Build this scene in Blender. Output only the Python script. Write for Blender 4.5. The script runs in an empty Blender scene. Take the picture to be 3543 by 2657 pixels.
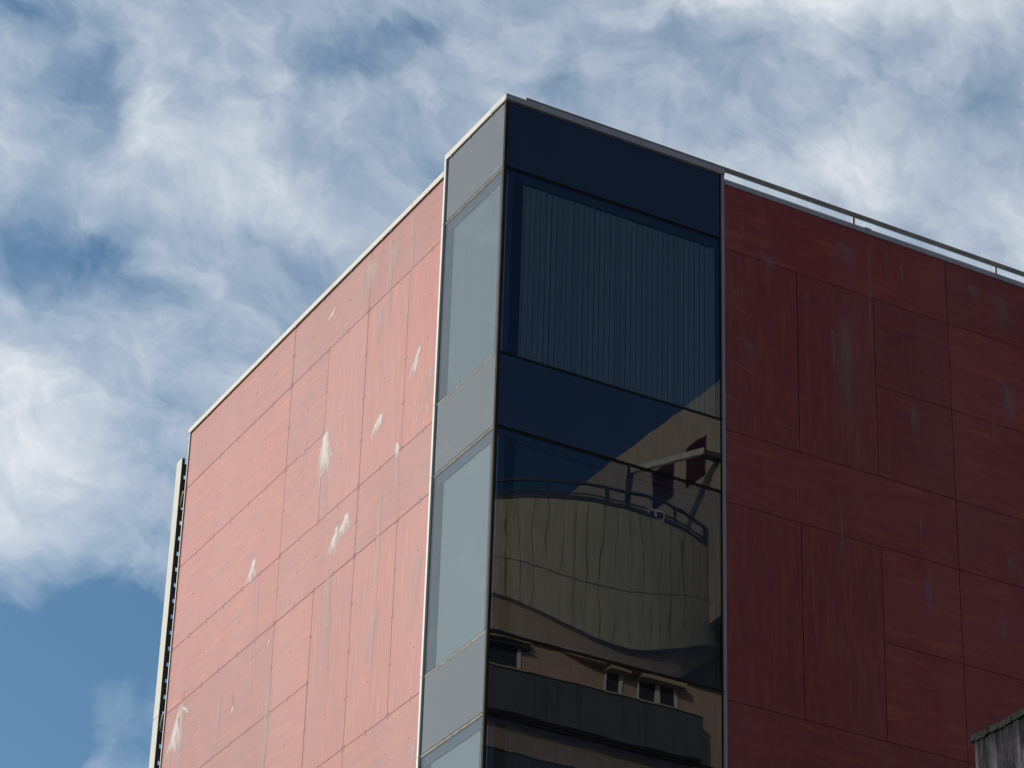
import bpy, bmesh, math, random
from mathutils import Vector, Matrix
random.seed(7)
sc = bpy.context.scene
COL = sc.collection
R_ = math.radians

# ------------------------------------------------------------------ camera
CAM = Vector((-15.126, -27.766, 1.6))
ROWS = ((0.8670968499, -0.4972958653, 0.0289806004),
        (0.2624183490, 0.4065596670, -0.8751261893),
        (0.4234142923, 0.7664242034, 0.4830261665))     # right, down, forward
cd = bpy.data.cameras.new('camera'); cam = bpy.data.objects.new('camera', cd); COL.objects.link(cam)
cd.sensor_fit = 'HORIZONTAL'; cd.sensor_width = 36; cd.lens = 106.372
cd.clip_start = 0.1; cd.clip_end = 5000
rx, ry, rz = [Vector(r) for r in ROWS]
M3 = Matrix((rx, -ry, -rz)).transposed()
cam.matrix_world = Matrix.Translation(CAM) @ M3.to_4x4()
sc.camera = cam

# ------------------------------------------------------------------ light
SUN = Vector((-0.70, 0.62, 0.335)).normalized()
SUN_EL = math.asin(SUN.z); SUN_AZ = math.atan2(SUN.x, SUN.y)
ld = bpy.data.lights.new('sun', 'SUN'); ld.energy = 3.35; ld.angle = R_(0.5); ld.color = (1.0, 0.95, 0.87)
sun = bpy.data.objects.new('sun', ld); COL.objects.link(sun)
sun.rotation_euler = SUN.to_track_quat('Z', 'Y').to_euler(); sun.location = (-60, 60, 90)
sc.view_settings.view_transform = 'Standard'; sc.view_settings.look = 'None'
sc.view_settings.exposure = 0.0; sc.view_settings.gamma = 1.0
sc.cycles.use_denoising = True
sc.cycles.max_bounces = 8; sc.cycles.transparent_max_bounces = 16
try: sc.cycles.use_adaptive_sampling = True
except Exception: pass


class NT:
    """tiny node-tree helper"""
    def __init__(s, nt): s.nt = nt; s.n = nt.nodes; s.l = nt.links
    def new(s, t, **kw):
        x = s.n.new(t)
        for k, v in kw.items(): setattr(x, k, v)
        return x
    def put(s, sock, v):
        if isinstance(v, bpy.types.NodeSocket): s.l.new(v, sock)
        elif isinstance(v, (tuple, list)) and sock.type == 'RGBA' and len(v) == 3: sock.default_value = (*v, 1)
        else: sock.default_value = v
    def m(s, op, a, b=None, c=None, clamp=False):
        x = s.new('ShaderNodeMath', operation=op, use_clamp=clamp)
        s.put(x.inputs[0], a)
        if b is not None: s.put(x.inputs[1], b)
        if c is not None: s.put(x.inputs[2], c)
        return x.outputs[0]
    def v(s, op, a, b=None, out=0):
        x = s.new('ShaderNodeVectorMath', operation=op); s.put(x.inputs[0], a)
        if b is not None: s.put(x.inputs[1], b)
        return x.outputs[out]
    def dot(s, a, b):
        x = s.new('ShaderNodeVectorMath', operation='DOT_PRODUCT'); s.put(x.inputs[0], a); s.put(x.inputs[1], b)
        return x.outputs['Value']
    def comb(s, x, y, z=0.0):
        c = s.new('ShaderNodeCombineXYZ'); s.put(c.inputs[0], x); s.put(c.inputs[1], y); s.put(c.inputs[2], z); return c.outputs[0]
    def sep(s, a):
        c = s.new('ShaderNodeSeparateXYZ'); s.put(c.inputs[0], a); return c.outputs
    def noise(s, vec, scale, detail=3, rough=.5, dist=0.0, dim='3D', w=None, col=False):
        x = s.new('ShaderNodeTexNoise', noise_dimensions=dim); s.put(x.inputs['Vector'], vec)
        x.inputs['Scale'].default_value = scale; x.inputs['Detail'].default_value = detail
        x.inputs['Roughness'].default_value = rough; x.inputs['Distortion'].default_value = dist
        if w is not None: s.put(x.inputs['W'], w)
        return x.outputs['Color' if col else 'Fac']
    def ramp(s, f, lo, hi, a=0.0, b=1.0, smooth=True):
        x = s.new('ShaderNodeMapRange', interpolation_type='SMOOTHSTEP' if smooth else 'LINEAR'); s.put(x.inputs[0], f)
        for i, q in enumerate((lo, hi, a, b)): s.put(x.inputs[i + 1], q)
        return x.outputs[0]
    def mix(s, f, a, b, mode='MIX'):
        x = s.new('ShaderNodeMix', data_type='RGBA', blend_type=mode); s.put(x.inputs[0], f)
        s.put(x.inputs[6], a); s.put(x.inputs[7], b); return x.outputs[2]


# ------------------------------------------------------------------ sky with high thin cloud
world = bpy.data.worlds.new('World'); sc.world = world; world.use_nodes = True
W = NT(world.node_tree)
bg = W.n['Background']; bg.inputs[1].default_value = 0.10
sky = W.new('ShaderNodeTexSky', sky_type='NISHITA', sun_disc=False)
sky.sun_elevation = SUN_EL; sky.sun_rotation = SUN_AZ; sky.altitude = 100
sky.air_density = 1.0; sky.dust_density = 0.6; sky.ozone_density = 2.0
D = W.new('ShaderNodeTexCoord').outputs['Generated']
zz = W.dot(D, ROWS[2]); zs = W.m('MAXIMUM', zz, 0.12)
U = W.m('DIVIDE', W.dot(D, ROWS[0]), zs); V = W.m('DIVIDE', W.dot(D, ROWS[1]), zs)
# chart of the southern sky: 1 unit = 100 of these = about 0.88 deg, 0,0 at upper left
K = 65.36
cu = W.m('MULTIPLY_ADD', U, K, 11.06); cv = W.m('MULTIPLY_ADD', V, K, 8.295)
P = W.comb(cu, cv, 0.0)
wn = W.noise(P, 0.16, 3, .55, col=True)
wv = W.v('MULTIPLY', W.v('SUBTRACT', wn, (.5, .5, .5)), (5.0, 5.0, 0))
PW = W.v('ADD', P, wv)
wn2 = W.noise(PW, 0.55, 4, .6, col=True)
PB = W.v('ADD', W.v('ADD', P, W.v('MULTIPLY', W.v('SUBTRACT', wn, (.5, .5, .5)), (1.6, 1.6, 0))),
         W.v('MULTIPLY', W.v('SUBTRACT', wn2, (.5, .5, .5)), (1.9, 1.9, 0)))
# (centre u, v, half-width, half-height, angle, amount)
BLOBS = [
    (1.0, 14.5, 4.0, 3.5, 12, -1.05), (2.9, 13.6, 2.6, 2.0, 30, -.45), (0.6, 16.3, 5.0, 2.0, 0, -.5),
    (2.3, 15.1, 1.3, .8, 40, .40), (2.3, 16.3, .5, 1.3, 10, .42), (1.2, 14.8, 1.2, .4, 10, .3),
    (0.9, 5.4, 2.6, 1.1, 8, -.55), (2.6, 5.9, 1.8, .8, 20, -.3), (7.7, 1.2, 2.8, .9, -8, -.42), (9.3, .5, 2.0, .5, 0, -.25),
    (1.9, 1.7, 1.5, 2.1, 10, -.44), (0.5, .2, 2.4, .8, 0, -.45), (9.6, 3.7, 1.6, .9, 30, -.28), (12.0, 2.0, 1.7, .7, 10, -.30),
    (7.0, 6.2, 2.4, .7, 38, -.22), (5.3, 5.0, 1.7, .5, 30, -.15), (15.6, 1.4, 2.4, 1.3, 10, -.22), (17.0, 3.4, 2.0, .6, 5, -.12),
    (21.6, 2.3, 1.2, 1.2, 0, -.24), (18.6, 2.2, 1.5, .8, 0, -.08), (3.7, 8.6, 2.2, 1.2, 20, -.10), (5.5, 7.2, 1.5, 1.0, 20, -.12),
    (0.9, 9.4, 2.6, 2.2, 30, .50), (0.2, 11.6, 2.2, 1.2, 30, .42), (2.2, 12.0, 2.6, .8, 28, .28), (3.4, 12.2, 1.5, .5, 10, .2),
    (0.2, 7.8, 1.6, 1.4, 0, .22), (2.9, 2.2, .8, 3.4, -10, .22), (4.2, 3.6, 4.2, 1.2, 34, .28), (7.0, 4.8, 4.0, .8, 42, .22),
    (6.0, 1.8, .9, .6, 0, .18), (4.5, 6.3, 2.4, .6, 42, .22), (7.5, 7.0, 2.5, 1.0, 45, .12),
    (17.6, -.1, 4.6, 1.2, 4, .60), (21, .2, 3.5, 1.0, 0, .22), (14.0, .2, 2.4, .4, -5, .25),
    (17.6, 3.9, 4.4, 1.6, -14, .38), (20.6, 4.6, 3.2, 1.4, 10, .25), (20.4, 1.5, 2.0, .8, -15, .16), (14.0, 3.3, 3.0, .7, 22, .12),
    (-3, 21, 13, 5.5, 0, -.75), (26, 6, 5, 6, 0, .3), (-6, 8, 5, 8, 0, .25),
]
acc = None
for (bu, bv, ru, rv, an, am) in BLOBS:
    mp = W.new('ShaderNodeMapping', vector_type='TEXTURE'); W.put(mp.inputs[0], PB)
    mp.inputs['Location'].default_value = (bu, bv, 0); mp.inputs['Rotation'].default_value = (0, 0, R_(an)); mp.inputs['Scale'].default_value = (ru * 1.25, rv * 1.25, 1)
    g = W.new('ShaderNodeTexGradient', gradient_type='QUADRATIC_SPHERE'); W.put(g.inputs[0], mp.outputs[0])
    t = W.m('SMOOTH_MIN', g.outputs['Fac'], .62, .3)
    acc = W.m('MULTIPLY_ADD', t, am * 1.5, acc if acc is not None else 0.525)
def streak(vec, ang, sx, sy, scale, det, rough):
    mp = W.new('ShaderNodeMapping', vector_type='TEXTURE'); W.put(mp.inputs[0], vec)
    mp.inputs['Rotation'].default_value = (0, 0, R_(ang)); mp.inputs['Scale'].default_value = (sx, sy, 1)
    return W.noise(mp.outputs[0], scale, det, rough)
nA = streak(PW, 38, 1.6, 1, .40, 6, .52)
nB = streak(PB, 40, 1.7, 1, 1.3, 7, .56)
nC = streak(PB, 25, 1.25, 1, 1.1, 8, .62)
dens = W.m('MULTIPLY_ADD', W.m('SUBTRACT', nA, .5), .85, acc)
dens = W.m('MULTIPLY_ADD', W.m('SUBTRACT', nB, .5), .60, dens)
dens = W.m('MULTIPLY_ADD', W.m('SUBTRACT', nC, .5), .58, dens)
dens = W.ramp(dens, -.17, 1.18, 0, 1, False)
dens = W.m('MULTIPLY', dens, W.ramp(zz, .12, .42))
toward = W.m('POWER', W.m('MAXIMUM', W.dot(D, tuple(SUN)), 0.0), 5.0)
dens = W.m('MAXIMUM', dens, W.m('MULTIPLY', toward, .85))
cw = W.mix(dens, (4.3, 5.55, 7.1), (7.7, 8.0, 8.4))
cw = W.mix(1.0, cw, W.comb(W.m('MULTIPLY_ADD', toward, 2.15, 1.0), W.m('MULTIPLY_ADD', toward, 1.95, 1.0), W.m('MULTIPLY_ADD', toward, 1.45, 1.0)), 'MULTIPLY')
skyc = W.mix(1.0, sky.outputs[0], (.84, 1.10, 1.17), 'MULTIPLY')
side = W.ramp(W.sep(D)[1], -.6, .5, .45, 1.0)        # deepest blue on the side away from the sun
skyc = W.mix(1.0, skyc, W.comb(side, side, W.m('POWER', side, .72)), 'MULTIPLY')
W.put(bg.inputs[0], W.mix(dens, skyc, cw))


# ------------------------------------------------------------------ materials
def mat(name):
    m = bpy.data.materials.new(name); m.use_nodes = True
    n = NT(m.node_tree); return m, n, n.n['Principled BSDF'], n.n['Material Output']

def bump(n, bs, h, strength, dist):
    b = n.new('ShaderNodeBump'); b.inputs['Strength'].default_value = strength; b.inputs['Distance'].default_value = dist
    n.put(b.inputs['Height'], h); n.put(bs.inputs['Normal'], b.outputs[0]); return b.outputs[0]

def panel_mat(name):
    """wood-print laminate; the UV map runs along the grain in metres"""
    m, n, bs, o = mat(name)
    uv = n.new('ShaderNodeTexCoord').outputs['UV']
    rnd = n.new('ShaderNodeObjectInfo').outputs['Random']
    p = n.v('ADD', uv, n.comb(n.m('MULTIPLY', rnd, 37.0), n.m('MULTIPLY', rnd, 91.0), 0))
    wob = n.v('MULTIPLY', n.v('SUBTRACT', n.noise(p, .9, 2, .5, col=True), (.5, .5, .5)), (0, .09, 0))
    p2 = n.v('ADD', p, wob)
    def st(sx, sy, sc_, d, r): return n.noise(n.v('MULTIPLY', p2, (sx, sy, 1)), sc_, d, r)
    g1 = st(1.3, 9, 1, 5, .62); g2 = st(2.4, 34, 1, 4, .6); g3 = st(.6, 3.2, 1, 3, .5); g4 = st(6, 140, 1, 2, .5)
    a, b, c, d_ = (.262, .018, .009), (.345, .050, .014), (.165, .012, .008), (.250, .027, .020)
    col = n.mix(n.ramp(g1, .50, .70), a, b)
    col = n.mix(n.ramp(g2, .50, .72, 0, .7), col, b)
    col = n.mix(n.ramp(g1, .50, .28, 0, .8), col, c)
    col = n.mix(n.ramp(g3, .52, .72, 0, .75), col, d_)
    col = n.mix(n.ramp(g4, .52, .8, 0, .25), col, c)
    col = n.mix(1.0, col, n.comb(*[n.ramp(n.m('FRACT', n.m('MULTIPLY', rnd, 7.3)), 0, 1, .84, 1.14, False)] * 3), 'MULTIPLY')
    # chalky bloom, patchy
    geo = n.new('ShaderNodeNewGeometry').outputs['Position']
    bl = n.noise(n.v('MULTIPLY', geo, (1, 1, .35)), .8, 4, .6)
    fine = n.noise(n.v('MULTIPLY', geo, (1, 1, .12)), 11.0, 3, .6); n.put(bs.inputs['Specular Tint'], (1.0, .985, .955))
    bl = n.m('MULTIPLY_ADD', fine, .35, n.m('MULTIPLY', bl, .8))
    col = n.mix(n.ramp(bl, .40, .80, 0.0, .28), col, (.30, .105, .092))
    n.put(bs.inputs['Base Color'], col)
    n.put(bs.inputs['Roughness'], n.ramp(n.m('MULTIPLY_ADD', g1, .6, n.m('MULTIPLY', fine, .4)), .35, .65, n.ramp(rnd, 0, 1, .465, .485, False), n.ramp(rnd, 0, 1, .485, .505, False))); bs.inputs['IOR'].default_value = 1.455
    bump(n, bs, n.m('MULTIPLY_ADD', g2, .5, g1), .25, .0012)
    return m

def plain(name, col, rough=.5, metal=0.0, var=.12, scale=3.0, stretch=(1, 1, .3), bmp=0.0, spec=.5):
    m, n, bs, o = mat(name); bs.inputs['Specular IOR Level'].default_value = spec
    geo = n.new('ShaderNodeNewGeometry').outputs['Position']
    a = n.noise(n.v('MULTIPLY', geo, stretch), scale, 4, .6)
    k = n.ramp(a, .3, .7, 1 - var, 1 + var)
    n.put(bs.inputs['Base Color'], n.mix(1.0, col, n.comb(k, k, k), 'MULTIPLY'))
    n.put(bs.inputs['Roughness'], n.ramp(a, .3, .7, max(0, rough - .06), rough + .06)); bs.inputs['Metallic'].default_value = metal
    if bmp: bump(n, bs, n.noise(geo, scale * 6, 4, .6), .5, bmp)
    return m

def glass_wave(n, amp):
    geo = n.new('ShaderNodeNewGeometry').outputs['Position']
    h = n.m('MULTIPLY_ADD', n.noise(geo, .9, 1, .3), 1.0, 0.0)
    h = n.m('MULTIPLY_ADD', n.noise(n.v('MULTIPLY', geo, (1, 1, .6)), 3.4, 1, .3), .26, h)
    b = n.new('ShaderNodeBump'); b.inputs['Strength'].default_value = 1.0; b.inputs['Distance'].default_value = amp
    n.put(b.inputs['Height'], h); return b.outputs[0]

def pane_mat(name, tint, f0=.045, amp=0.0005):
    m, n, bs, o = mat(name); n.n.remove(bs)
    nm = glass_wave(n, amp)
    g = n.new('ShaderNodeNewGeometry')
    c = n.m('ABSOLUTE', n.dot(g.outputs['Incoming'], g.outputs['Normal']))
    fr = n.m('MULTIPLY_ADD', n.m('POWER', n.m('SUBTRACT', 1.0, c, clamp=True), 5.0), 1 - f0, f0)
    gl = n.new('ShaderNodeBsdfGlossy'); gl.inputs['Roughness'].default_value = 0.0; n.put(gl.inputs['Color'], (1, 1, 1)); n.put(gl.inputs['Normal'], nm)
    tr = n.new('ShaderNodeBsdfTransparent'); n.put(tr.inputs[0], tint)
    mx = n.new('ShaderNodeMixShader'); n.put(mx.inputs[0], fr); n.put(mx.inputs[1], tr.outputs[0]); n.put(mx.inputs[2], gl.outputs[0])
    n.put(o.inputs[0], mx.outputs[0]); return m

def spandrel_mat():
    m, n, bs, o = mat('back painted glass'); n.n.remove(bs)
    nm = glass_wave(n, 0.0005)
    g = n.new('ShaderNodeNewGeometry')
    c = n.m('ABSOLUTE', n.dot(g.outputs['Incoming'], g.outputs['Normal']))
    f0 = .045
    fr = n.m('MULTIPLY_ADD', n.m('POWER', n.m('SUBTRACT', 1.0, c, clamp=True), 5.0), 1 - f0, f0)
    gl = n.new('ShaderNodeBsdfGlossy'); gl.inputs['Roughness'].default_value = 0.0; n.put(gl.inputs['Color'], (1, 1, 1)); n.put(gl.inputs['Normal'], nm)
    df = n.new('ShaderNodeBsdfDiffuse')
    geo = n.new('ShaderNodeNewGeometry').outputs['Position']
    a = n.noise(n.v('MULTIPLY', geo, (1, 1, .25)), 2.0, 4, .6)
    k = n.ramp(a, .3, .7, .85, 1.15)
    n.put(df.inputs[0], n.mix(1.0, (.010, .011, .013), n.comb(k, k, k), 'MULTIPLY'))
    fr = n.m('SUBTRACT', 1.0, n.m('POWER', n.m('SUBTRACT', 1.0, fr), 2.0))
    mx = n.new('ShaderNodeMixShader'); n.put(mx.inputs[0], fr); n.put(mx.inputs[1], df.outputs[0]); n.put(mx.inputs[2], gl.outputs[0])
    n.put(o.inputs[0], mx.outputs[0]); return m

def concrete_mat(name, base, dark, line=0.0, vs=1.0):
    m, n, bs, o = mat(name)
    uv = n.new('ShaderNodeTexCoord').outputs['UV']
    geo = n.new('ShaderNodeNewGeometry').outputs['Position']
    st = n.noise(n.v('MULTIPLY', uv, (3.0, .22, 1)), 1 * vs, 5, .65)
    bl = n.noise(geo, .5 * vs, 5, .6)
    col = n.mix(n.ramp(st, .42, .74, 0, .8), base, dark)
    col = n.mix(n.ramp(bl, .45, .75, 0, .5), col, tuple(x * .78 for x in base))
    if line:
        x = n.sep(uv)[0]
        wob = n.noise(n.v('MULTIPLY', uv, (.55, .12, 1)), 1.0, 3, .6)
        x = n.m('MULTIPLY_ADD', n.m('SUBTRACT', wob, .5), 1.3, x)
        fr_ = n.m('ABSOLUTE', n.m('SUBTRACT', n.m('FRACT', n.m('DIVIDE', x, line)), .5))
        col = n.mix(n.m('MULTIPLY', n.ramp(fr_, .07, .0, 0, .75), n.ramp(n.noise(n.v('MULTIPLY', uv, (.7, .2, 1)), 1.2, 2, .5), .34, .52)), col, (.05, .05, .045))
    n.put(bs.inputs['Base Color'], col); bs.inputs['Roughness'].default_value = .85
    bump(n, bs, st, .4, .01)
    return m

def decal_mat(name, kind, col):
    """bird lime, scratches and run-off marks: a thin skin whose own outline comes from its UVs"""
    m, n, bs, o = mat(name)
    uv = n.new('ShaderNodeTexCoord').outputs['UV']
    rnd = n.m('MULTIPLY', n.new('ShaderNodeObjectInfo').outputs['Random'], 53.0)
    x, y, _ = n.sep(uv)
    cx = n.m('SUBTRACT', x, .5); t = n.m('SUBTRACT', 1.0, y)          # t: 0 at the top
    if kind == 'splat':
        wd = n.m('ADD', .14, n.m('MULTIPLY', n.ramp(t, 0, .6), .28))
        q = n.m('DIVIDE', cx, wd)
        ray = n.noise(n.comb(n.m('MULTIPLY', q, 4.5), n.m('MULTIPLY', t, .9), rnd), 1.0, 5, .7)
        blob = n.noise(n.comb(n.m('MULTIPLY', cx, 7), n.m('MULTIPLY', t, 6), rnd), 1.0, 3, .6)
        edge = n.m('SUBTRACT', 1.0, n.m('POWER', n.m('ABSOLUTE', q), 2.0))
        body = n.m('SUBTRACT', edge, n.m('MULTIPLY', n.ramp(t, .18, .85), 1.35))
        d = n.m('ADD', body, n.m('MULTIPLY', n.m('SUBTRACT', ray, .45), n.ramp(t, 0, .5, 1.0, 3.6)))
        d = n.m('ADD', d, n.m('MULTIPLY', n.m('SUBTRACT', blob, .5), 1.6))
        a = n.m('MULTIPLY', n.ramp(d, .05, 1.15), n.ramp(t, .0, .05))
        a = n.m('MULTIPLY', a, n.ramp(t, .35, 1.0, .8, 0))
        a = n.m('MULTIPLY', a, n.ramp(n.m('ABSOLUTE', cx), .5, .40))
    elif kind == 'run':
        s = n.noise(n.comb(n.m('MULTIPLY', x, 5), n.m('MULTIPLY', t, .8), rnd), 1.0, 4, .65)
        e = n.ramp(n.m('ABSOLUTE', cx), .5, .12)
        a = n.m('MULTIPLY', e, n.ramp(s, .32, .62, .25, 1)); a = n.m('MULTIPLY', a, n.ramp(t, .25, 1.0, .5, 0)); a = n.m('MULTIPLY', a, n.ramp(t, 0, .08))
    elif kind == 'wash':
        s = n.noise(n.comb(n.m('MULTIPLY', x, 4), n.m('MULTIPLY', t, 1.4), rnd), 1.0, 6, .7)
        e = n.m('MULTIPLY', n.ramp(n.m('ABSOLUTE', cx), .5, .0), n.m('MULTIPLY', n.ramp(t, 0, .3), n.ramp(t, 1, .3)))
        a = n.m('MULTIPLY', n.ramp(n.m('ADD', n.m('MULTIPLY', e, .75), n.m('MULTIPLY', n.m('SUBTRACT', s, .5), 1.5)), .15, .95), .6)
    else:  # scratch
        s = n.noise(n.comb(rnd, n.m('MULTIPLY', t, 3.5), rnd), 1.0, 3, .6)
        off = n.m('MULTIPLY', n.m('SUBTRACT', s, .5), .5)
        s2 = n.noise(n.comb(n.m('MULTIPLY', x, 2), n.m('MULTIPLY', t, 7), rnd), 1.0, 4, .7)
        e = n.ramp(n.m('ABSOLUTE', n.m('SUBTRACT', cx, off)), .26, .03)
        a = n.m('MULTIPLY', n.m('MULTIPLY', e, n.ramp(s2, .38, .62)), n.m('MULTIPLY', n.m('MULTIPLY', n.ramp(t, 0, .15), n.ramp(t, 1, .8)), .6))
    n.put(bs.inputs['Base Color'], col); bs.inputs['Roughness'].default_value = .5; bs.inputs['IOR'].default_value = 1.44; n.put(bs.inputs['Alpha'], a)
    return m

MT = dict(
    red=panel_mat('red wood-grain laminate'),
    screw=plain('screw head', (.12, .055, .045), .5, spec=.35), seam=plain('shadow gap', (.10, .045, .04), .9, spec=.0),
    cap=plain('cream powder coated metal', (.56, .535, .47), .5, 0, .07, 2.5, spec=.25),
    cap_shade=plain('shade toned cream metal', (.40, .375, .39), .5, 0, .10, 2.0),  # coping metal on the unlit side, its shade put into the colour
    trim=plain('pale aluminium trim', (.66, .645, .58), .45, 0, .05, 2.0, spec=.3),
    trim_shade=plain('shade toned aluminium trim', (.33, .29, .29), .5, 0, .06, 2.0),  # trim of the unlit wall: same aluminium, shade painted as a darker tone
    seal=plain('weathered sealant', (.27, .25, .21), .8, 0, .35, 9.0, (1, 1, 1), .004, .3),
    bronze=plain('aged bronze profile', (.040, .031, .020), .7, 0, .35, 3.0, (1, 1, 1), 0, .08),
    dark=plain('black gasket', (.016, .016, .018), .7, spec=.1),
    wall=plain('grey render', (.20, .18, .17), .9, 0, .15, 1.0),
    frame=plain('slate grey window frame', (.155, .18, .245), .6, 0, .08, 2.0, spec=.2),
    blindd=plain('dark grey fabric blind', (.16, .19, .22), .8, 0, .05, 3.0, (14, 14, .12)),  # darker grey fabric for the lower blinds of the wide glazing
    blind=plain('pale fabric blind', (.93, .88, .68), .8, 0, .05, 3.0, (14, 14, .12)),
    rail=plain('olive grey steel tube', (.19, .185, .165), .45, 0, .2, 3.0, (1, 1, 1)),
    post=plain('cream steel', (.50, .48, .41), .5, 0, .05, 2.0, spec=.25),
    slat=plain('dark slat', (.03, .026, .03), .6, 0, .2, spec=.15),
    clamp=plain('greasy black metal', (.05, .05, .04), .6, 0, .3, 20, spec=.2),
    cable=plain('yellowed cable', (.48, .44, .30), .5),
    span=spandrel_mat(), pane=pane_mat('window glass', (.57, .625, .68)),
    droop=decal_mat('bird lime', 'splat', (.62, .54, .49)), run=decal_mat('pale run-off', 'run', (.50, .31, .28)),
    rund=decal_mat('grey run-off', 'run', (.44, .17, .14)),
    washd=decal_mat('chalky wash', 'wash', (.40, .17, .16)), washl=decal_mat('bleached wash', 'wash', (.50, .32, .29)),
    brown=decal_mat('rusty wash', 'wash', (.42, .17, .10)),
    scrL=decal_mat('pale scratch', 'scratch', (.55, .45, .41)), scrR=decal_mat('dull scratch', 'scratch', (.42, .30, .30)),
    conc=concrete_mat('board marked concrete', (.50, .44, .29), (.30, .27, .18), .62),
    conw=concrete_mat('warm concrete', (.47, .40, .31), (.32, .27, .21)),
    pink=concrete_mat('pink render', (.42, .30, .225), (.33, .235, .175), 0, 2.0),
    soff=concrete_mat('stained soffit', (.46, .33, .22), (.30, .21, .14)),
    para=concrete_mat('shade toned parapet cladding', (.085, .085, .095), (.05, .05, .06), 1.1),  # sunless parapet: its shade is put into a dark base colour
    shut=plain('maroon shutter', (.085, .02, .035), .6, 0, .1), white=plain('white plaster', (.60, .58, .54), .6),
    glassd=plain('dark window', (.02, .025, .03), .15), steel=plain('dark green steel', (.05, .055, .05), .5),
    asphalt=plain('asphalt', (.05, .05, .052), .9, 0, .2, .8, (1, 1, 1), .01), paving=plain('paving stone', (.28, .27, .25), .85, 0, .15, .6, (1, 1, 1), .01),
    ground=plain('bare ground', (.16, .15, .13), .95, 0, .2, .2, (1, 1, 1)), paint=plain('road paint', (.75, .75, .73), .7),
    roof=plain('roof gravel', (.25, .24, .23), .95, 0, .2, 3, (1, 1, 1), .01),
)


# ------------------------------------------------------------------ mesh helpers
def link(name, me, parent=None, mats=()):
    o = bpy.data.objects.new(name, me); COL.objects.link(o)
    for k in mats: me.materials.append(MT[k] if isinstance(k, str) else k)
    if parent: o.parent = parent
    return o

def box_verts(bm, a, b, F=None, mi=0, uvl=None, uvf=None):
    """axis box between corners a and b in frame F"""
    vs = []
    for k in range(8):
        q = Vector((b[0] if k & 1 else a[0], b[1] if k & 2 else a[1], b[2] if k & 4 else a[2]))
        vs.append(bm.verts.new(F(q) if F else q))
    for f in ((0, 2, 3, 1), (4, 5, 7, 6), (0, 1, 5, 4), (2, 6, 7, 3), (0, 4, 6, 2), (1, 3, 7, 5)):
        fc = bm.faces.new([vs[i] for i in f]); fc.material_index = mi
    return vs

TH = R_(91.2125298)
AL = Vector((-math.cos(TH), math.sin(TH), 0)); NL = Vector((-math.sin(TH), -math.cos(TH), 0))   # NL points outwards
def FL(q): return AL * q[0] + NL * q[1] + Vector((0, 0, q[2]))          # (u, out, z)
def FR(q): return Vector((q[0], -q[1], q[2]))

def finish(bm, bevel=0.0):
    bmesh.ops.recalc_face_normals(bm, faces=bm.faces[:])
    if bevel: bmesh.ops.bevel(bm, geom=bm.edges[:], offset=bevel, segments=1, affect='EDGES', profile=.5)
    me = bpy.data.meshes.new('mesh'); bm.to_mesh(me); bm.free(); return me

def boxes(name, F, lst, parent, mats, bevel=0.0, uvm=None):
    bm = bmesh.new()
    for it in lst: box_verts(bm, it[0], it[1], F, it[2] if len(it) > 2 else 0)
    me = finish(bm, bevel)
    if uvm: set_uv(me, uvm)
    return link(name, me, parent, mats)

def set_uv(me, fn):
    uv = me.uv_layers.new(name='UVMap')
    for l in me.loops: uv.data[l.index].uv = fn(me.vertices[l.vertex_index].co)

def tube(bm, pts, r, seg=8, mi=0, close=True):
    pts = [Vector(p) for p in pts]; rings = []
    for i, p in enumerate(pts):
        d = (pts[min(i + 1, len(pts) - 1)] - pts[max(i - 1, 0)]).normalized()
        a = d.cross(Vector((0, 0, 1)) if abs(d.z) < .9 else Vector((1, 0, 0))).normalized(); b = d.cross(a)
        rings.append([bm.verts.new(p + (a * math.cos(t) + b * math.sin(t)) * r) for t in [2 * math.pi * k / seg for k in range(seg)]])
    for i in range(len(rings) - 1):
        for k in range(seg):
            f = bm.faces.new((rings[i][k], rings[i][(k + 1) % seg], rings[i + 1][(k + 1) % seg], rings[i + 1][k])); f.material_index = mi; f.smooth = True
    if close:
        for rg in (rings[0], rings[-1]):
            f = bm.faces.new(rg); f.material_index = mi

def tag(o, label=None, cat=None, group=None, kind=None):
    for k, v in (('label', label), ('category', cat), ('group', group), ('kind', kind)):
        if v: o[k] = v
    return o

def empty(name, loc, label, cat, group=None):
    o = bpy.data.objects.new(name, None); COL.objects.link(o); o.location = (0, 0, 0); tag(o, label, cat, group); return o

# ================================================================== setting
def sheet(name, x0, x1, y0, y1, z, m, h=.0):
    bm = bmesh.new()
    if h:
        box_verts(bm, (x0, y0, z - h), (x1, y1, z))
    else:
        vs = [bm.verts.new(p) for p in ((x0, y0, z), (x1, y0, z), (x1, y1, z), (x0, y1, z))]; bm.faces.new(vs)
    return tag(link(name, finish(bm), None, (m,)), kind='structure')
sheet('ground', -1500, 1500, -1500, 1500, -.02, 'ground')
sheet('road', -400, 400, -26.0, -12.0, -.008, 'asphalt')
sheet('pavement', -400, 400, -11.88, -.02, .12, 'paving', .13)
sheet('pavement', -400, 400, -44.0, -26.12, .12, 'paving', .13)
sheet('kerb', -400, 400, -12.0, -11.884, .13, 'white', .14)
sheet('kerb', -400, 400, -26.116, -26.0, .13, 'white', .14)
bm = bmesh.new()
for i in range(-40, 41):
    vs = [bm.verts.new(p) for p in ((i * 6, -19.06, -.004), (i * 6 + 3, -19.06, -.004), (i * 6 + 3, -18.94, -.004), (i * 6, -18.94, -.004))]; bm.faces.new(vs)
tag(link('road_marking', finish(bm), None, ('paint',)), kind='structure')

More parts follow.
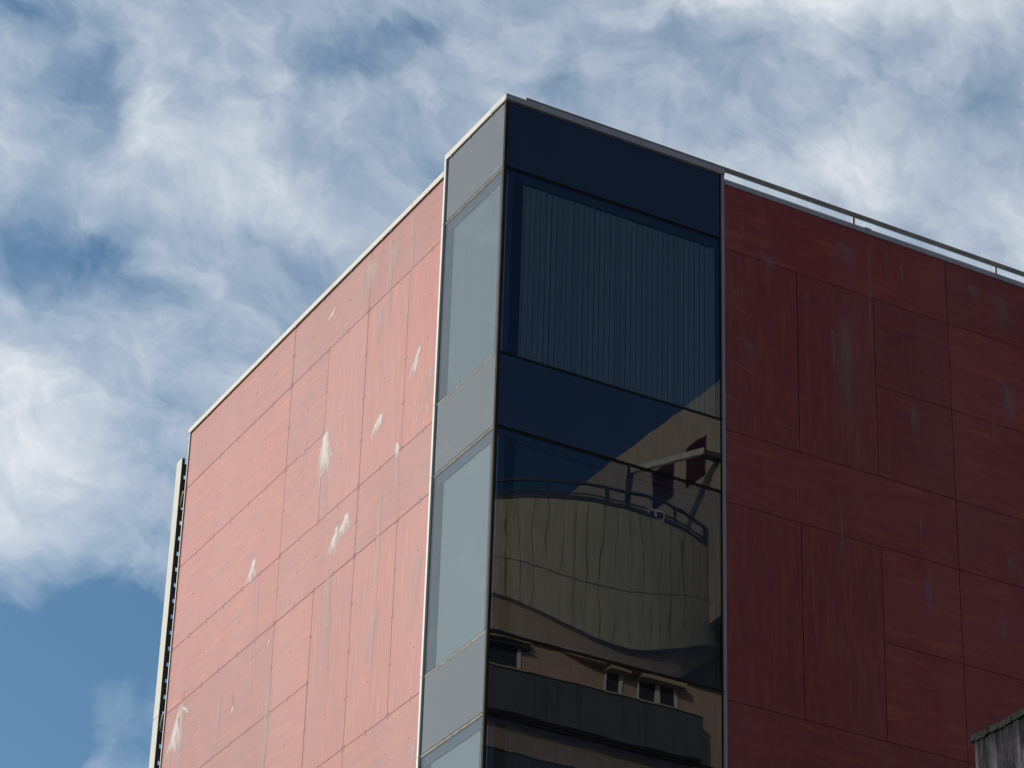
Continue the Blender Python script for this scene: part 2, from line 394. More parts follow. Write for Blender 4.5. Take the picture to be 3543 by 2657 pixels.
# ================================================================== the red building
B = empty('office_building', (0, 0, 0), 'red wood-grain clad building with a dark glazed corner tower seen from below', 'building')
Z0, Z1, Z2, Z3, Z4, Z5, Z6 = 22.909, 21.942, 20.633, 19.308, 18.311, 16.992, 15.678
PER = Z1 - Z4                        # one storey
WL, WR = -.011, .009                 # how far the laminate stands from the glass plane
# core
UE = 9.985
boxes('wall', FL, [((.3, -9.0, 0), (UE - .01, -.16, 22.86))], B, ('wall',))
boxes('wall', FR, [((.35, -9.2, 0), (24, -.165, 22.9))], B, ('wall',))
boxes('roof', FR, [((.36, -9.0, 22.902), (23.9, -.3, 22.93))], B, ('roof',))

def screws(bm, F, us, zs, w):
    for u in us:
        for z in zs:
            rr = .010; n = 7
            a = [bm.verts.new(F(Vector((u + rr * math.cos(2 * math.pi * k / n), w + .0035, z + rr * math.sin(2 * math.pi * k / n))))) for k in range(n)]
            b = [bm.verts.new(F(Vector((u + rr * math.cos(2 * math.pi * k / n), w - .002, z + rr * math.sin(2 * math.pi * k / n))))) for k in range(n)]
            f = bm.faces.new(a); f.material_index = 1
            for k in range(n):
                f = bm.faces.new((a[k], a[(k + 1) % n], b[(k + 1) % n], b[k])); f.material_index = 1

def spread(a, b, n, ins=.032): return [a + ins + (b - a - 2 * ins) * i / n for i in range(n + 1)]

def panel(F, u0, u1, z0, z1, vert, w, m, dz=0.0, anchor=None):
    g = .0045; z0 += dz; z1 += dz
    jw = random.uniform(-.0012, .0012)
    bm = bmesh.new(); box_verts(bm, (u0 + g, w - .010, z0 + g), (u1 - g, w + jw, z1 - g), F)
    H = z1 - z0; Wd = u1 - u0
    nz = 4 if H > 2 else 2
    if anchor == 'hi': us = [u1 - .032 - .605 * i for i in range(9) if u1 - .032 - .605 * i > u0 + .05]
    elif anchor == 'lo': us = [u0 + .032 + .605 * i for i in range(9) if u0 + .032 + .605 * i < u1 - .05]
    else: us = spread(u0, u1, max(1, round(Wd / .61)))
    screws(bm, F, us, spread(z0, z1, nz), w + jw)
    bmesh.ops.recalc_face_normals(bm, faces=bm.faces[:])
    me = bpy.data.meshes.new('mesh'); uvl = bm.loops.layers.uv.new('UVMap')
    inv = (lambda p: (p.dot(AL), p.z)) if F is FL else (lambda p: (p.x, p.z))
    for f in bm.faces:
        for l in f.loops:
            a, b = inv(l.vert.co); l[uvl].uv = (b, a) if vert else (a, b)
    bm.to_mesh(me); bm.free()
    return link('cladding_panel', me, B, (m, 'screw'))

def row(F, w, m, k, dz, cols, kind):
    """cols = list of boundaries from the glass outwards; kind A = tall storey band, B = narrow band"""
    s = -PER * k
    if kind == 'B':
        for (a, b, an) in cols: panel(F, a, b, Z4 + s, Z3 + s, False, w, m, dz, an)
    else:
        for (a, b, v, an) in cols:
            if v: panel(F, a, b, Z3 + s, Z1 + s, True, w, m, dz, an)
            else:
                panel(F, a, b, Z2 + s, Z1 + s, False, w, m, dz, an); panel(F, a, b, Z3 + s, Z2 + s, False, w, m, dz, an)
LA = [(1.647, 2.577, True, 'hi'), (2.577, 3.797, True, None), (3.797, 5.017, True, None), (5.017, 6.237, False, None), (6.237, 9.972, False, None)]
LB = [(1.647, 3.797, 'hi'), (3.797, 6.237, None), (6.237, 9.972, None)]
RA = [(3.262, 4.382, True, 'lo'), (4.382, 5.602, True, None), (5.602, 6.822, False, None), (6.822, 10.5, False, None)]
RB = [(3.262, 6.822, 'lo'), (6.822, 10.5, None)]
for (a, b, an) in LB: panel(FL, a, b, Z1, Z0, False, WL, 'red', 0, an)
for (a, b, an) in RB: panel(FR, a, b, Z1, Z0, False, WR, 'red', .059, an)
for k in range(4):
    row(FL, WL, 'red', k, 0, LA, 'A'); row(FL, WL, 'red', k, 0, LB, 'B')
    row(FR, WR, 'red', k, .059, RA, 'A'); row(FR, WR, 'red', k, .059, RB, 'B')
panel(FR, 10.5, 23.9, Z1, Z0, False, WR, 'red', .059); panel(FR, 10.5, 23.9, 7.5, Z1, False, WR, 'red', .059)
# backing behind the joints, and the plain lower storeys out of the picture
boxes('backing', FL, [((1.65, -.155, 7.42), (9.97, WL - .022, 22.88))], B, ('seam',))
boxes('backing', FR, [((3.265, -.16, 7.42), (23.9, WR - .022, 22.94))], B, ('seam',))
boxes('lower_wall', FL, [((.02, -.155, 0), (9.97, WL - .004, 7.40))], B, ('red',), 0, lambda c: (c.dot(AL), c.z))
boxes('lower_wall', FR, [((.02, -.16, 0), (23.9, WR - .004, 7.40))], B, ('red',), 0, lambda c: (c.x, c.z))

# copings, in lengths with open joints and little splice lips
def coping(F, u0, u1, z0, z1, out, m, joints, th=-.32):
    us = [u0] + joints + [u1]
    for a, b in zip(us[:-1], us[1:]):
        e = .003
        boxes('coping', F, [((a + e, th, z0 + .012), (b - e, out, z1)), ((a + e, out - .010, z0), (b - e, out - .0015, z0 + .0118))], B, (m,))
    for j in joints: boxes('coping_joint', F, [((j - .0028, th + .01, z0 + .014), (j + .0028, out - .004, z1 - .003))], B, ('seam',))
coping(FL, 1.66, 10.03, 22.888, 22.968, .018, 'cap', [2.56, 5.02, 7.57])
coping(FR, 3.262, 23.9, 22.975, 23.052, .022, 'cap_shade', [5.552, 7.97, 10.4, 12.9])
boxes('coping', FR, [((5.49, .0225, 23.045), (5.60, .028, 23.062))], B, ('cap_shade',))
# corner tower copings
boxes('coping', FL, [((.0, -.4, 23.112), (1.652, .020, 23.2))], B, ('cap',), .003)
for a, b in ((-.018, 1.979), (1.985, 3.268)):
    boxes('coping', FR, [((a, -.38, 23.122), (b, .024, 23.203)), ((a + .004, -.1, 23.10), (b, .012, 23.1218), 1)], B, ('cap_shade', 'bronze'), .003)
boxes('coping_joint', FR, [((1.9795, -.3, 23.125), (1.9845, .016, 23.2))], B, ('seam',))
bm = bmesh.new()
random.seed(3)
for u in (.36, .95, 1.47): boxes('coping_clip', FL, [((u, .0, 23.095), (u + .035, .012, 23.1115))], B, ('seal',))
for u in (2.1, 3.2, 3.45, 4.4, 5.3, 6.2, 7.2, 8.5, 9.3): boxes('coping_clip', FL, [((u, -.012, 22.872), (u + .03, .006, 22.8875))], B, ('seal',))
bm.free()
# tower roof upstand
boxes('tower_roof', FR, [((.06, -1.6, 23.05), (3.2, -.385, 23.12))], B, ('roof',))
boxes('tower_wall', FR, [((3.10, -1.6, 22.91), (3.255, -.39, 23.049))], B, ('wall',))

# vertical trims
for z0, z1 in ((0, 7.4), (7.405, 11.185), (11.19, 14.815), (14.82, 15.828), (15.833, 18.478), (18.483, 19.487), (19.492, 22.123), (22.128, 23.108)):
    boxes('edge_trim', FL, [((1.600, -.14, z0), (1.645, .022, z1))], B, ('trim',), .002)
    boxes('edge_trim', FR, [((3.217, -.14, z0), (3.259, .020, z1))], B, ('trim_shade',), .002)
    boxes('gasket', FR, [((3.190, -.14, z0 + .001), (3.2165, -.004, z1 - .001))], B, ('dark',))
    boxes('gasket', FL, [((1.578, -.14, z0 + .001), (1.5995, -.004, z1 - .001))], B, ('frame',))
boxes('edge_trim', FL, [((9.9745, -.16, 7.40), (9.995, .006, 20.95)), ((9.9745, -.16, 20.953), (9.995, .008, 22.887))], B, ('trim',))
# corner mullion of the tower
boxes('corner_trim', FR, [((-.006, -.034, 7.42), (.006, .006, 23.11)), ((.0065, -.03, 7.42), (.034, -.002, 23.098))], B, ('bronze',), .001)
boxes('corner_trim', FL, [((.0065, -.03, 7.42), (.022, -.004, 23.10))], B, ('dark',), .001)

# glazing bands
G = [23.098, 22.126, 19.490, 18.482, 15.833, 14.819, 12.20, 11.19, 8.57, 7.50]
JH = .021
def band(F, u0, u1, side):
    for i in range(len(G) - 1):
        zt = G[i] - (JH if i else 0.0); zb = G[i + 1] + JH
        if i % 2 == 0:
            bm = bmesh.new(); box_verts(bm, (u0, -.012, zb), (u1, 0, zt), F)
            o = link('spandrel', finish(bm), B, ('span',))
        else:
            w = boxes('window', F, [((u0, -.012, zb), (u1, 0, zt))], B, ('pane',))
            # inner lining and the blind behind the pane
            d = .175
            e_ = .001
            fl = [((u0 + e_, -.150, zb + e_), (u1 - e_, -.128, zt - e_), 1),
                  ((u0 + e_, -.127, zt - .05), (u1 - e_, -.03, zt - e_)), ((u0 + e_, -.127, zb + e_), (u1 - e_, -.03, zb + .012)),
                  ((u0 + e_, -.127, zb + .013), (u0 + (.075 if side == 'R' else .03), -.064, zt - .051)), ((u1 - .03, -.127, zb + .013), (u1 - e_, -.03, zt - .051)),
                  ((u0 + .031, -.11, zt - .10), (u1 - .031, -.04, zt - .051))]
            boxes('window_frame', F, fl, w, ('frame', 'dark' if side == 'R' else 'frame'))
            bm = bmesh.new()
            if side == 'R': b0, b1, bt, bb = u0 + .078, u1 - .034, zt - .115, zb + .018
            else: b0, b1, bt, bb = u0 + .165, u1 - .165, zt - .115, zb + .012
            dep = -.062
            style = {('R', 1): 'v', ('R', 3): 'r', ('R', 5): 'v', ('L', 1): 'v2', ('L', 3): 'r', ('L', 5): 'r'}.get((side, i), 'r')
            if style == 'r':
                box_verts(bm, (b0, dep - .002, bb), (b1, dep, bt), F)
            else:
                pitch = .0768; n = int((b1 - b0) / pitch); pitch = (b1 - b0) / n
                for k in range(n):
                    c = b0 + (k + .5) * pitch
                    a = R_(10 + random.gauss(0, 2.2)) if style == 'v' else R_(16 + random.gauss(0, 1.5))
                    if style == 'v' and random.random() < .22: a += R_(random.choice((12, 18, -14)))
                    hw = pitch * (.425 if style == 'v' else .53); du, dw = hw * math.cos(a), hw * math.sin(a)
                    top = bt - (random.uniform(0, .012)); bot = bb + random.uniform(0, .01)
                    th = .0015
                    q = [(c - du, dep - dw), (c + du, dep + dw)]
                    vs = []
                    for (uu, ww) in q:
                        for t_ in (0, -th):
                            for z in (bot, top): vs.append(bm.verts.new(F(Vector((uu, ww + t_, z)))))
                    for f in ((0, 1, 5, 4), (2, 6, 7, 3), (0, 2, 3, 1), (4, 5, 7, 6), (1, 3, 7, 5), (0, 4, 6, 2)): bm.faces.new([vs[j] for j in f])
            me = finish(bm)
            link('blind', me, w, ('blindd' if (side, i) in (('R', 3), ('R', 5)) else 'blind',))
        if i < len(G) - 2 or True:
            z = G[i + 1]
            if side == 'L':
                boxes('joint_seal', F, [((u0, -.10, z - JH + .001), (u1, -.007, z + JH - .001)), ((u0, -.0065, z - JH + .003), (u1, .002, z - .003))], B, ('seal',), .0015)
            else:
                boxes('joint_seal', F, [((u0, -.10, z - JH + .001), (u1, -.012, z + JH - .001)), ((u0, -.0115, z - .004), (u1, -.003, z + .006), 1)], B, ('dark', 'bronze'))  # same sealant as the sunny side, shade put into darker colours
band(FL, .0225, 1.5775, 'L'); band(FR, .0345, 3.1895, 'R')
boxes('tower_core', FL, [((.04, -.30, 7.42), (1.57, -.156, 23.05))], B, ('dark',))
boxes('tower_core', FR, [((.31, -.30, 7.42), (3.18, -.17, 23.05))], B, ('dark',))

# roof rail
RY, RZ = .30, 23.447
bm = bmesh.new(); tube(bm, [(.43, RY, RZ), (6.4, RY, RZ - .004), (12, RY, RZ - .008), (23.5, RY, RZ - .01)], .036, 10)
rail = link('roof_railing', finish(bm), B, ('rail',))
for x in (.75, 3.12, 5.545, 7.94, 10.34, 12.75, 15.15, 17.5, 20, 22.4):
    boxes('railing_post', None, [((x - .016, RY - .016, 22.94), (x + .016, RY + .016, RZ - .03)), ((x - .05, RY - .05, 22.932), (x + .05, RY + .05, 22.9395))], rail, ('rail',))
boxes('rail_bracket', None, [((.47, RY - .012, 23.30), (.53, RY + .1, RZ - .032))], rail, ('cap',))

# louvre screen behind the far edge of the sunlit wall
PX0 = 10.235; PX1 = 10.44
louvre = boxes('louvre_screen', FL, [((PX0, -.045, 18.386), (PX1, 0, 22.585)), ((PX0, -.045, 7.42), (PX1, 0, 18.380))], B, ('post',), .0015)
boxes('louvre_web', FL, [((PX0 + .012, -.056, 7.42), (PX1 - .03, -.0455, 22.50))], louvre, ('slat',))
boxes('louvre_side_shade', FL, [((PX0 - .006, -.046, 7.42), (PX0 - .0005, -.002, 22.575))], louvre, ('slat',))  # added dark sheet painting the shade on the post's unlit side
z = 22.50; n = 0
while z > 7.8:
    zb = z - .190
    boxes('louvre_slat', FL, [((PX0 + .02, -3.2, zb), (PX0 + .030, -.0565, z))], louvre, ('slat',)); z -= .2555; n += 1
def clampset(zc, s=1.0):
    bm = bmesh.new()
    box_verts(bm, (PX0 - .035, -.10, zc - .15 * s), (PX0 - .008, -.035, zc + .08 * s), FL)
    tube(bm, [FL(Vector(p)) for p in ((PX0 - .02, -.08, zc + .05), (PX0 - .05, -.06, zc + .11), (PX0 - .05, -.03, zc + .08), (PX0 - .045, -.022, zc - .05), (PX0 - .03, -.02, zc - .17))], .011, 7)
    o = link('louvre_clamp', finish(bm), louvre, ('clamp',))
    bm = bmesh.new()
    tube(bm, [FL(Vector(p)) for p in ((PX0 - .06, -.07, zc + .12), (PX0 - .065, -.035, zc + .09), (PX0 - .06, -.025, zc - .04), (PX0 - .045, -.022, zc - .16))], .005, 6)
    for dzz in (.02, -.035): box_verts(bm, (PX0 - .043, -.09, zc + dzz - .012), (PX0 - .0355, -.07, zc + dzz + .012), FL)
    link('cable', finish(bm), louvre, ('cable',))
clampset(21.90); clampset(18.30)

# ---- marks on the cladding
def decal(F, top, bot, w, m, w2=None, name='stain'):
    """a leaning quad from the top point to the bottom point, width w (metres)"""
    out = (WL if F is FL else WR) + .0022 + random.uniform(0, 0.0005)
    t, b = Vector((top[0], out, top[1])), Vector((bot[0], out, bot[1]))
    if abs(top[1] - bot[1]) < abs(top[0] - bot[0]) * .8:
        dx = Vector((0, 0, w / 2))
    else: dx = Vector((w / 2, 0, 0))
    w2 = w2 or w; s = w2 / w
    if F is FL: dx = -dx
    pts = [b - dx * s, b + dx * s, t + dx, t - dx]
    bm = bmesh.new(); vs = [bm.verts.new(F(p)) for p in pts]; f = bm.faces.new(vs)
    ul = bm.loops.layers.uv.new('UVMap')
    for l, q in zip(f.loops, ((0, 0), (1, 0), (1, 1), (0, 1))): l[ul].uv = q
    me = bpy.data.meshes.new('mesh'); bm.to_mesh(me); bm.free()
    return link(name, me, B, (m,))
L_, R2 = FL, FR
for t, b, w, w2 in (((4.94, 20.66), (4.80, 19.35), .55, .75), ((4.97, 20.63), (4.86, 19.75), .40, .60), ((3.22, 20.14), (3.62, 19.62), .30, .42), ((3.2, 20.10), (3.28, 19.80), .26, .3),
                    ((2.69, 19.46), (2.68, 19.10), .22, .2), ((4.10, 19.08), (4.20, 18.45), .42, .5), ((4.25, 18.96), (4.30, 18.70), .2, .25),
                    ((4.38, 19.0), (4.58, 18.30), .30, .45), ((2.16, 20.62), (2.36, 19.98), .26, .50), ((4.90, 22.56), (5.2, 22.30), .16, .26),
                    ((9.36, 18.30), (9.60, 17.0), .50, 1.0), ((9.36, 18.26), (9.40, 16.9), .30, .34), ((7.10, 19.63), (7.16, 19.02), .34, .62),
                    ((7.48, 17.56), (7.5, 17.36), .12, .14), ((6.38, 18.13), (6.4, 17.98), .08, .1), ((9.35, 18.20), (8.90, 17.95), .12, .12)):
    decal(L_, t, b, w * 1.45, 'droop', w2 * 1.45, 'bird_dropping')
for t, b, w in (((2.66, 19.30), (2.60, 18.18), .17), ((3.12, 19.15), (3.05, 16.1), .16), ((2.57, 22.89), (2.50, 20.6), .13), ((3.23, 22.80), (3.15, 21.2), .20),
                ((3.45, 21.85), (3.46, 21.1), .30), ((7.53, 22.88), (7.50, 21.95), .05), ((4.58, 18.5), (4.52, 17.6), .20), ((6.98, 19.3), (6.85, 18.0), .25),
                ((1.92, 17.55), (2.10, 16.4), .30), ((3.05, 17.32), (3.32, 16.5), .24), ((3.12, 17.3), (3.12, 15.9), .12), ((1.80, 15.12), (1.86, 14.5), .24),
                ((4.9, 20.2), (4.85, 18.4), .30), ((4.6, 18.3), (4.55, 16.2), .45), ((9.3, 18.2), (9.33, 15.5), .22), ((8.0, 17.9), (8.0, 16.7), .3),
                ((1.80, 20.2), (1.95, 19.4), .34), ((5.6, 20.8), (5.7, 20.0), .2), ((6.3, 17.6), (6.3, 15.2), .35), ((3.9, 22.7), (3.9, 22.0), .5)):
    decal(L_, t, b, w, 'run', w * 1.1)
for t, b, w in (((9.32, 18.62), (9.5, 17.7), .34), ((7.52, 17.82), (7.5, 17.2), .22), ((9.5, 18.2), (9.3, 17.6), .2)): decal(L_, t, b, w, 'brown')
for t, b, w in (((3.8, 22.88), (3.6, 21.9), .9), ((3.1, 22.86), (3.1, 21.8), .8), ((1.9, 19.7), (1.75, 19.35), .3)): decal(L_, t, b, w, 'washl')
for t, b, w in (((2.67, 22.60), (2.67, 22.40), .03), ((4.70, 19.22), (4.66, 18.80), .03), ((3.88, 17.9), (3.88, 17.1), .04), ((4.24, 17.80), (4.2, 17.40), .04), ((4.50, 18.4), (4.46, 17.6), .03),
                ((3.95, 16.7), (3.88, 16.1), .04), ((4.2, 17.2), (4.19, 16.1), .04), ((4.0, 18.0), (3.98, 17.2), .03), ((2.38, 19.98), (2.08, 19.93), .03), ((2.95, 19.98), (2.78, 20.05), .04),
                ((4.45, 20.6), (4.37, 19.9), .05), ((4.68, 20.5), (4.30, 19.9), .05), ((3.95, 19.7), (3.9, 19.6), .03), ((5.7, 18.6), (5.7, 17.9), .04), ((7.0, 18.3), (6.9, 17.4), .05),
                ((6.6, 17.6), (6.55, 17.0), .04), ((6.2, 17.1), (6.25, 16.4), .05), ((2.2, 20.0), (2.25, 19.4), .10), ((2.1, 19.9), (2.15, 19.3), .05), ((2.0, 20.2), (2.2, 19.4), .08),
                ((6.45, 22.2), (6.45, 22.1), .03), ((7.6, 20.35), (7.6, 20.2), .03), ((7.7, 22.6), (7.7, 22.45), .03), ((2.2, 18.6), (2.15, 18.3), .04), ((3.2, 18.8), (3.1, 18.1), .06),
                ((9.3, 18.18), (8.95, 18.03), .05), ((9.1, 18.0), (8.8, 17.7), .06)):
    decal(L_, t, b, w, 'scrL', None, 'scratch')
for t, b, w in (((5.20, 22.86), (5.18, 21.95), .62), ((7.72, 22.92), (7.78, 21.9), .75), ((7.25, 22.80), (7.3, 22.4), .4), ((3.95, 22.2), (3.95, 21.7), .5), ((5.15, 21.9), (5.1, 19.6), .5),
                ((7.85, 21.5), (7.7, 20.4), .6), ((6.2, 20.7), (6.2, 19.8), .35), ((7.7, 18.9), (7.65, 18.3), .3), ((7.5, 18.0), (7.5, 17.2), .3), ((6.3, 18.3), (6.3, 17.2), .3), ((3.6, 20.9), (3.7, 20.2), .3)):
    decal(R2, t, b, w, 'washd')
for t, b, w in (((5.555, 22.96), (5.55, 20.0), .13), ((4.93, 21.35), (4.95, 20.4), .12), ((5.83, 22.82), (5.86, 22.25), .12), ((6.07, 22.7), (6.1, 22.15), .10), ((5.0, 18.8), (5.0, 17.9), .07),
                ((5.14, 20.6), (5.2, 19.7), .16), ((6.24, 19.0), (6.22, 18.3), .06), ((6.35, 18.3), (6.33, 17.3), .07), ((4.33, 19.0), (4.33, 18.5), .06), ((7.5, 20.9), (7.52, 19.9), .1), ((6.8, 20.5), (6.8, 19.9), .06)):
    decal(R2, t, b, w, 'rund')
for t, b, w in (((3.27, 21.46), (3.56, 21.33), .06), ((3.41, 21.50), (3.70, 21.42), .06), ((3.4, 21.2), (3.6, 21.12), .05), ((3.58, 20.70), (3.80, 20.66), .05), ((3.28, 20.78), (3.5, 20.7), .05), ((3.4, 20.38), (3.75, 20.26), .07),
                ((7.50, 21.42), (7.78, 21.33), .05), ((7.62, 21.30), (7.88, 21.22), .06), ((7.74, 21.66), (8.05, 21.62), .06), ((3.27, 19.86), (3.53, 19.76), .05), ((3.52, 19.75), (3.52, 19.42), .04), ((4.0, 19.7), (4.3, 19.66), .05),
                ((4.93, 18.98), (4.99, 18.7), .04), ((5.0, 18.6), (5.0, 18.1), .04), ((5.18, 20.6), (5.16, 20.3), .04), ((4.93, 21.3), (4.97, 20.7), .04), ((6.17, 20.58), (6.17, 20.3), .04), ((6.36, 17.9), (6.35, 17.36), .04),
                ((6.1, 17.75), (6.26, 17.6), .04), ((7.7, 18.8), (7.68, 18.55), .09), ((7.5, 18.1), (7.75, 18.0), .05), ((6.2, 18.95), (6.22, 18.75), .03), ((5.35, 18.9), (5.45, 18.7), .04), ((3.6, 22.5), (3.85, 22.5), .03),
                ((3.55, 22.7), (3.55, 22.3), .03), ((4.9, 22.7), (5.4, 22.6), .06), ((5.9, 22.45), (5.98, 22.4), .03), ((7.9, 19.9), (8.1, 19.75), .05)):
    decal(R2, t, b, w, 'scrR', None, 'scratch')

# ================================================================== weathered concrete block, lower right foreground
cb = empty('concrete_building', (0, 0, 0), 'weathered grey ribbed concrete wall poking in at the lower right corner', 'building')
cm, n, bs, o = mat('weathered ribbed concrete')
geo = n.new('ShaderNodeNewGeometry').outputs['Position']; gx, gy, gz = n.sep(geo)
st = n.noise(n.v('MULTIPLY', geo, (8, 8, .6)), 3.0, 5, .7); bl = n.noise(geo, 5.0, 5, .65)
topd = n.ramp(n.m('MULTIPLY_ADD', n.m('SUBTRACT', bl, .5), .35, gz), 6.70, 6.90)
col = n.mix(n.ramp(st, .35, .68), (.105, .093, .098), (.34, .295, .29))
col = n.mix(n.ramp(bl, .5, .75, 0, .7), col, (.03, .03, .036))
col = n.mix(n.m('MULTIPLY', topd, .75), col, (.025, .027, .024))
n.put(bs.inputs['Base Color'], col); bs.inputs['Roughness'].default_value = .95; bs.inputs['Specular IOR Level'].default_value = .1; bump(n, bs, n.m('ADD', bl, st), .8, .012)
MT['ribc'] = cm
cx0, cy0, ct = -7.07, -17.623, 6.912
bm = bmesh.new()
prof = []; y = cy0; k = 0
while y > cy0 - 7: prof.append((cx0 + (.0 if k % 2 else .010), y)); y -= .011 if k % 2 else .009; k += 1
prof.append((cx0, cy0 - 7.0))
loA = [bm.verts.new((x, y, 0)) for x, y in prof]; hiA = [bm.verts.new((x, y, ct - .03)) for x, y in prof]
for i in range(len(prof) - 1): bm.faces.new((loA[i], loA[i + 1], hiA[i + 1], hiA[i]))
box_verts(bm, (cx0 + .012, cy0 - 7, 0), (cx0 + 9, cy0 - .0005, ct - .031))
link('wall', finish(bm), cb, ('ribc',))
MT['moss'] = plain('mossy concrete edge', (.022, .024, .02), .95, 0, .6, 25.0, (1, 1, 1), .01, .1)
bm = bmesh.new(); random.seed(11)
y = cy0 + .012; N = 420; prev = None
for i in range(N + 1):
    yy = cy0 + .012 - i * 7.0 / N; j = random.uniform(-.012, .012); j2 = random.uniform(-.008, .008)
    ring = [bm.verts.new(p) for p in ((cx0 - .006 + j2 * .5, yy, ct - .038 + j * .5), (cx0 - .004 + j2 * .5, yy, ct - .006 + j * .4), (cx0 + .3, yy, ct + .02 + j * .3), (cx0 + .3, yy, ct - .05))]
    if prev:
        for q in range(4): bm.faces.new((prev[q], prev[(q + 1) % 4], ring[(q + 1) % 4], ring[q]))
    else: bm.faces.new(ring)
    prev = ring
bm.faces.new(prev)
link('coping', finish(bm), cb, ('moss',))

# ================================================================== the tower across the street, seen mirrored in the glazing
T = empty('concrete_tower', (0, 0, 0), 'pale concrete tower with a rounded balcony bay mirrored in the dark glass', 'building')
X1 = 51.95
def M(q): return Vector((q[0], -q[1], q[2]))
def uvm(c): return (c.x + c.y, c.z)
boxes('wall', M, [((X1, 72.0, 57.3), (70, 96, 69.1))], T, ('conw',), 0, uvm)
boxes('wall', M, [((30, 74.8, 0), (70, 76.99, 54.0)), ((30, 77.0, 54.01), (70, 96, 57.28))], T, ('pink',), 0, uvm)
bx, by, br = 47.4, 82.2, 8.6
zmid = [(41.5, 58.4), (43.7, 57.4), (45.3, 57.0), (47.6, 57.1), (50.1, 57.9), (52, 58.4)]
zbot = [(39, 57.6), (41.5, 56.6), (43.75, 55.28), (45.95, 54.48), (47.2, 54.37), (48.56, 54.67), (50.1, 55.38), (51.8, 56.2), (54, 57.0)]
zsof = [(39, 56), (41.5, 55.2), (43.0, 54.5), (45.4, 53.75), (49.3, 53.74), (50.7, 54.35), (52.1, 55.84), (54, 56.8)]
def interp(tb, x):
    if x <= tb[0][0]: return tb[0][1]
    for (a, b), (c, d) in zip(tb[:-1], tb[1:]):
        if x <= c: return b + (d - b) * (x - a) / (c - a)
    return tb[-1][1]
def smooth(tb, x): return sum(interp(tb, x + d) for d in (-.9, -.45, 0, .45, .9)) / 5
angs = [math.pi + math.pi * i / 90 for i in range(91)]           # half circle towards the viewer
def arc(rr): return [(bx + rr * math.cos(a), by + rr * math.sin(a)) for a in angs]
def loft(name, rows, m, closed=False):
    bm = bmesh.new(); prev = None; ul = bm.loops.layers.uv.new('UVMap')
    R0 = [[bm.verts.new(M(p)) for p in r] for r in rows]
    for a, b in zip(R0[:-1], R0[1:]):
        for i in range(len(a) - 1): bm.faces.new((a[i], a[i + 1], b[i + 1], b[i]))
    for f in bm.faces:
        f.smooth = False
        for l in f.loops:
            c = l.vert.co; l[ul].uv = (math.atan2(-c.y - by, c.x - bx) * br, c.z)
    bmesh.ops.recalc_face_normals(bm, faces=bm.faces[:])
    me = bpy.data.meshes.new('mesh'); bm.to_mesh(me); bm.free(); return link(name, me, T, (m,))
loft('balcony_bay', [[(x, y, 61.0) for x, y in arc(br - .25)], [(x, y, 61.0) for x, y in arc(br)], [(x, y, smooth(zmid, x) + .02) for x, y in arc(br)]], 'conc')
loft('balcony_bay', [[(x, y, smooth(zmid, x) - .02) for x, y in arc(br)], [(x, y, smooth(zbot, x)) for x, y in arc(br)], [(x, y, smooth(zbot, x)) for x, y in arc(br - .3)]], 'conc')
loft('bay_joint', [[(x, y, smooth(zmid, x) + .1) for x, y in arc(br - .05)], [(x, y, smooth(zmid, x) - .1) for x, y in arc(br - .05)]], 'seam')
loft('bay_soffit', [[(x, y, smooth(zbot, x) + .03) for x, y in arc(br - .29)], [(x, y, smooth(zsof, x)) for x, y in arc(br - .5)], [(x, y, smooth(zsof, x) + .2) for x, y in arc(br - 3)], [(x, y, 57.2) for x, y in arc(br - 4.5)]], 'soff')
boxes('terrace_floor', M, [((39.2, 81.5, 60.6), (X1 - .01, 90, 60.9))], T, ('roof',))
bm = bmesh.new(); rim = arc(br - .1)
tube(bm, [M((x, y, 61.12)) for x, y in rim], .11, 6); tube(bm, [M((x, y, 61.3 - .03)) for x, y in rim], .035, 5)
link('bay_rim', finish(bm), T, ('steel',))
bm = bmesh.new()
tube(bm, [M((x, y, 61.95)) for x, y in rim], .075, 6)
tube(bm, [M((x, y, 61.42)) for x, y in rim], .04, 6)
tr = link('terrace_railing', finish(bm), T, ('steel',))
for xx in (41.0, 43.4, 45.94, 49.6, 51.7, 51.95):
    yy = by - math.sqrt((br - .1) ** 2 - (xx - bx) ** 2)
    boxes('railing_post', M, [((xx - .06, yy - .06, 61.1), (xx + .06, yy + .06, 61.9))], tr, ('steel',))
yb = 74.0
boxes('pergola_post', M, [((47.1, yb - .1, 61.0), (47.3, yb + .1, 63.4))], T, ('steel',))
bm = bmesh.new()
vs = [bm.verts.new(M(p)) for p in ((47.1, yb - .25, 63.28), (50.9, yb - .25, 65.3), (50.9, yb - .25, 65.0), (47.1, yb - .25, 62.98), (47.1, yb + .2, 63.28), (50.9, yb + .2, 65.3), (50.9, yb + .2, 65.0), (47.1, yb + .2, 62.98))]
for f in ((0, 1, 2, 3), (4, 7, 6, 5), (0, 4, 5, 1), (3, 2, 6, 7), (0, 3, 7, 4), (1, 5, 6, 2)): bm.faces.new([vs[i] for i in f])
link('pergola_beam', finish(bm), T, ('white',))
boxes('pergola_beam', M, [((50.8, yb - .2, 65.0), (X1 - .01, yb + .2, 65.25))], T, ('steel',))
def louvwin(y0, y1, z0, z1):
    l = [((X1 - .05, y0, z0), (X1 - .004, y1, z1))]
    z = z0 + .03
    while z < z1 - .08: l.append(((X1 - .09, y0 + .02, z), (X1 - .0505, y1 - .02, z + .05))); z += .13
    boxes('shutter', M, l, T, ('shut',))
louvwin(75.15, 76.7, 64.8, 66.85); louvwin(77.7, 79.5, 64.8, 66.85)
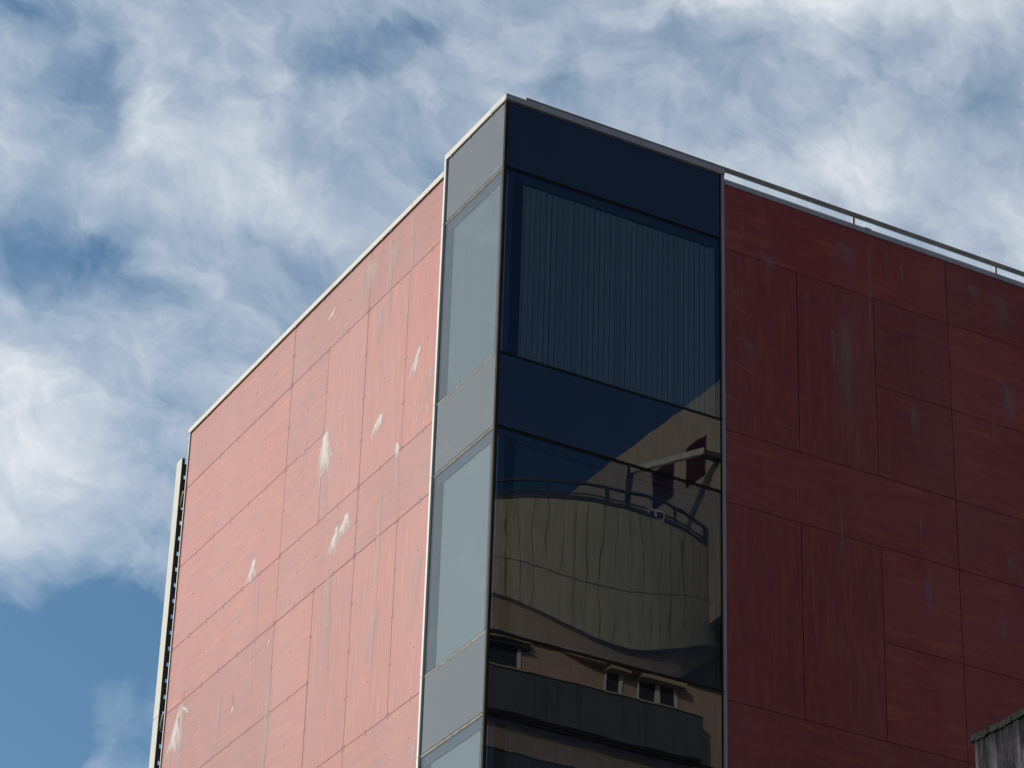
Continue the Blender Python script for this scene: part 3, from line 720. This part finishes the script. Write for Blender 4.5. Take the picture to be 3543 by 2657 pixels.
# facade windows under the bay
FW, PW_ = 74.8, 74.0
def sh(x, z, a, b): k = (b - CAM.y) / (a - CAM.y); return CAM.x + (x - CAM.x) * k, CAM.z + (z - CAM.z) * k
def fwin(x0, x1, z0, z1, hood=.35, leaf=None):
    if leaf: leaf = sh(leaf, z0, 80, FW)[0]
    (x0, z0), (x1, z1) = sh(x0, z0, 80, FW), sh(x1, z1, 80, FW)
    wn_ = boxes('window', M, [((x0, FW - .04, z0), (x1, FW - .01, z1))], T, ('glassd',))
    boxes('window_frame', M, [((x0 - .06, FW - .1, z0 - .05), (x0 - .001, FW - .015, z1)), ((x1 + .001, FW - .1, z0 - .05), (x1 + .16, FW - .015, z1))], wn_, ('white',))
    boxes('hood', M, [((x0 - .15, FW - .6, z1 + .002), (x1 + .4, FW - .02, z1 + hood))], wn_, ('soff',))
    if leaf: boxes('window_leaf', M, [((leaf, FW - .1, z0), (leaf + .25, FW - .045, z1 - .02))], wn_, ('white',))
fwin(49.72, 50.35, 55.2, 56.2); fwin(51.5, 53.3, 55.2, 56.2, .35, 52.3); fwin(43.0, 45.1, 55.0, 56.4, .06)
boxes('ledge', M, [((36, FW - .5, 53.95), (42.6, FW - .02, 54.05)), ((36, FW - .4, 53.6), (42.7, FW - .02, 53.7))], T, ('steel',))
for s in range(3):
    zt = 52.30 - 3.72 * s
    boxes('balcony_parapet', M, [((32, PW_, zt - 1.98), (51.0, PW_ + .25, zt)), ((50.75, PW_ + .26, zt - 1.98), (51.0, FW - .02, zt)), ((32, PW_ + .26, zt - 1.98), (50.74, FW - .02, zt - 1.75))], T, ('para',), 0, uvm)
    boxes('parapet_cap', M, [((32, PW_ - .07, zt + .001), (51.06, PW_ + .3, zt + .07))], T, ('pink',), 0, uvm)
    if s: 
        for x in range(34, 52, 4): fwin(x, x + 1.6, zt + .9, zt + 2.4, .2)
ac = boxes('air_conditioner', M, [((48.0, 73.70, 61.02), (48.85, 74.1, 61.5)), ((48.12, 73.68, 61.12), (48.4, 73.699, 61.40), 1), ((48.5, 73.68, 61.12), (48.76, 73.699, 61.40), 1)], None, ('white', 'shut'), .01)
tag(ac, 'small white air conditioner on the curved terrace edge mirrored in the glass', 'air conditioner')
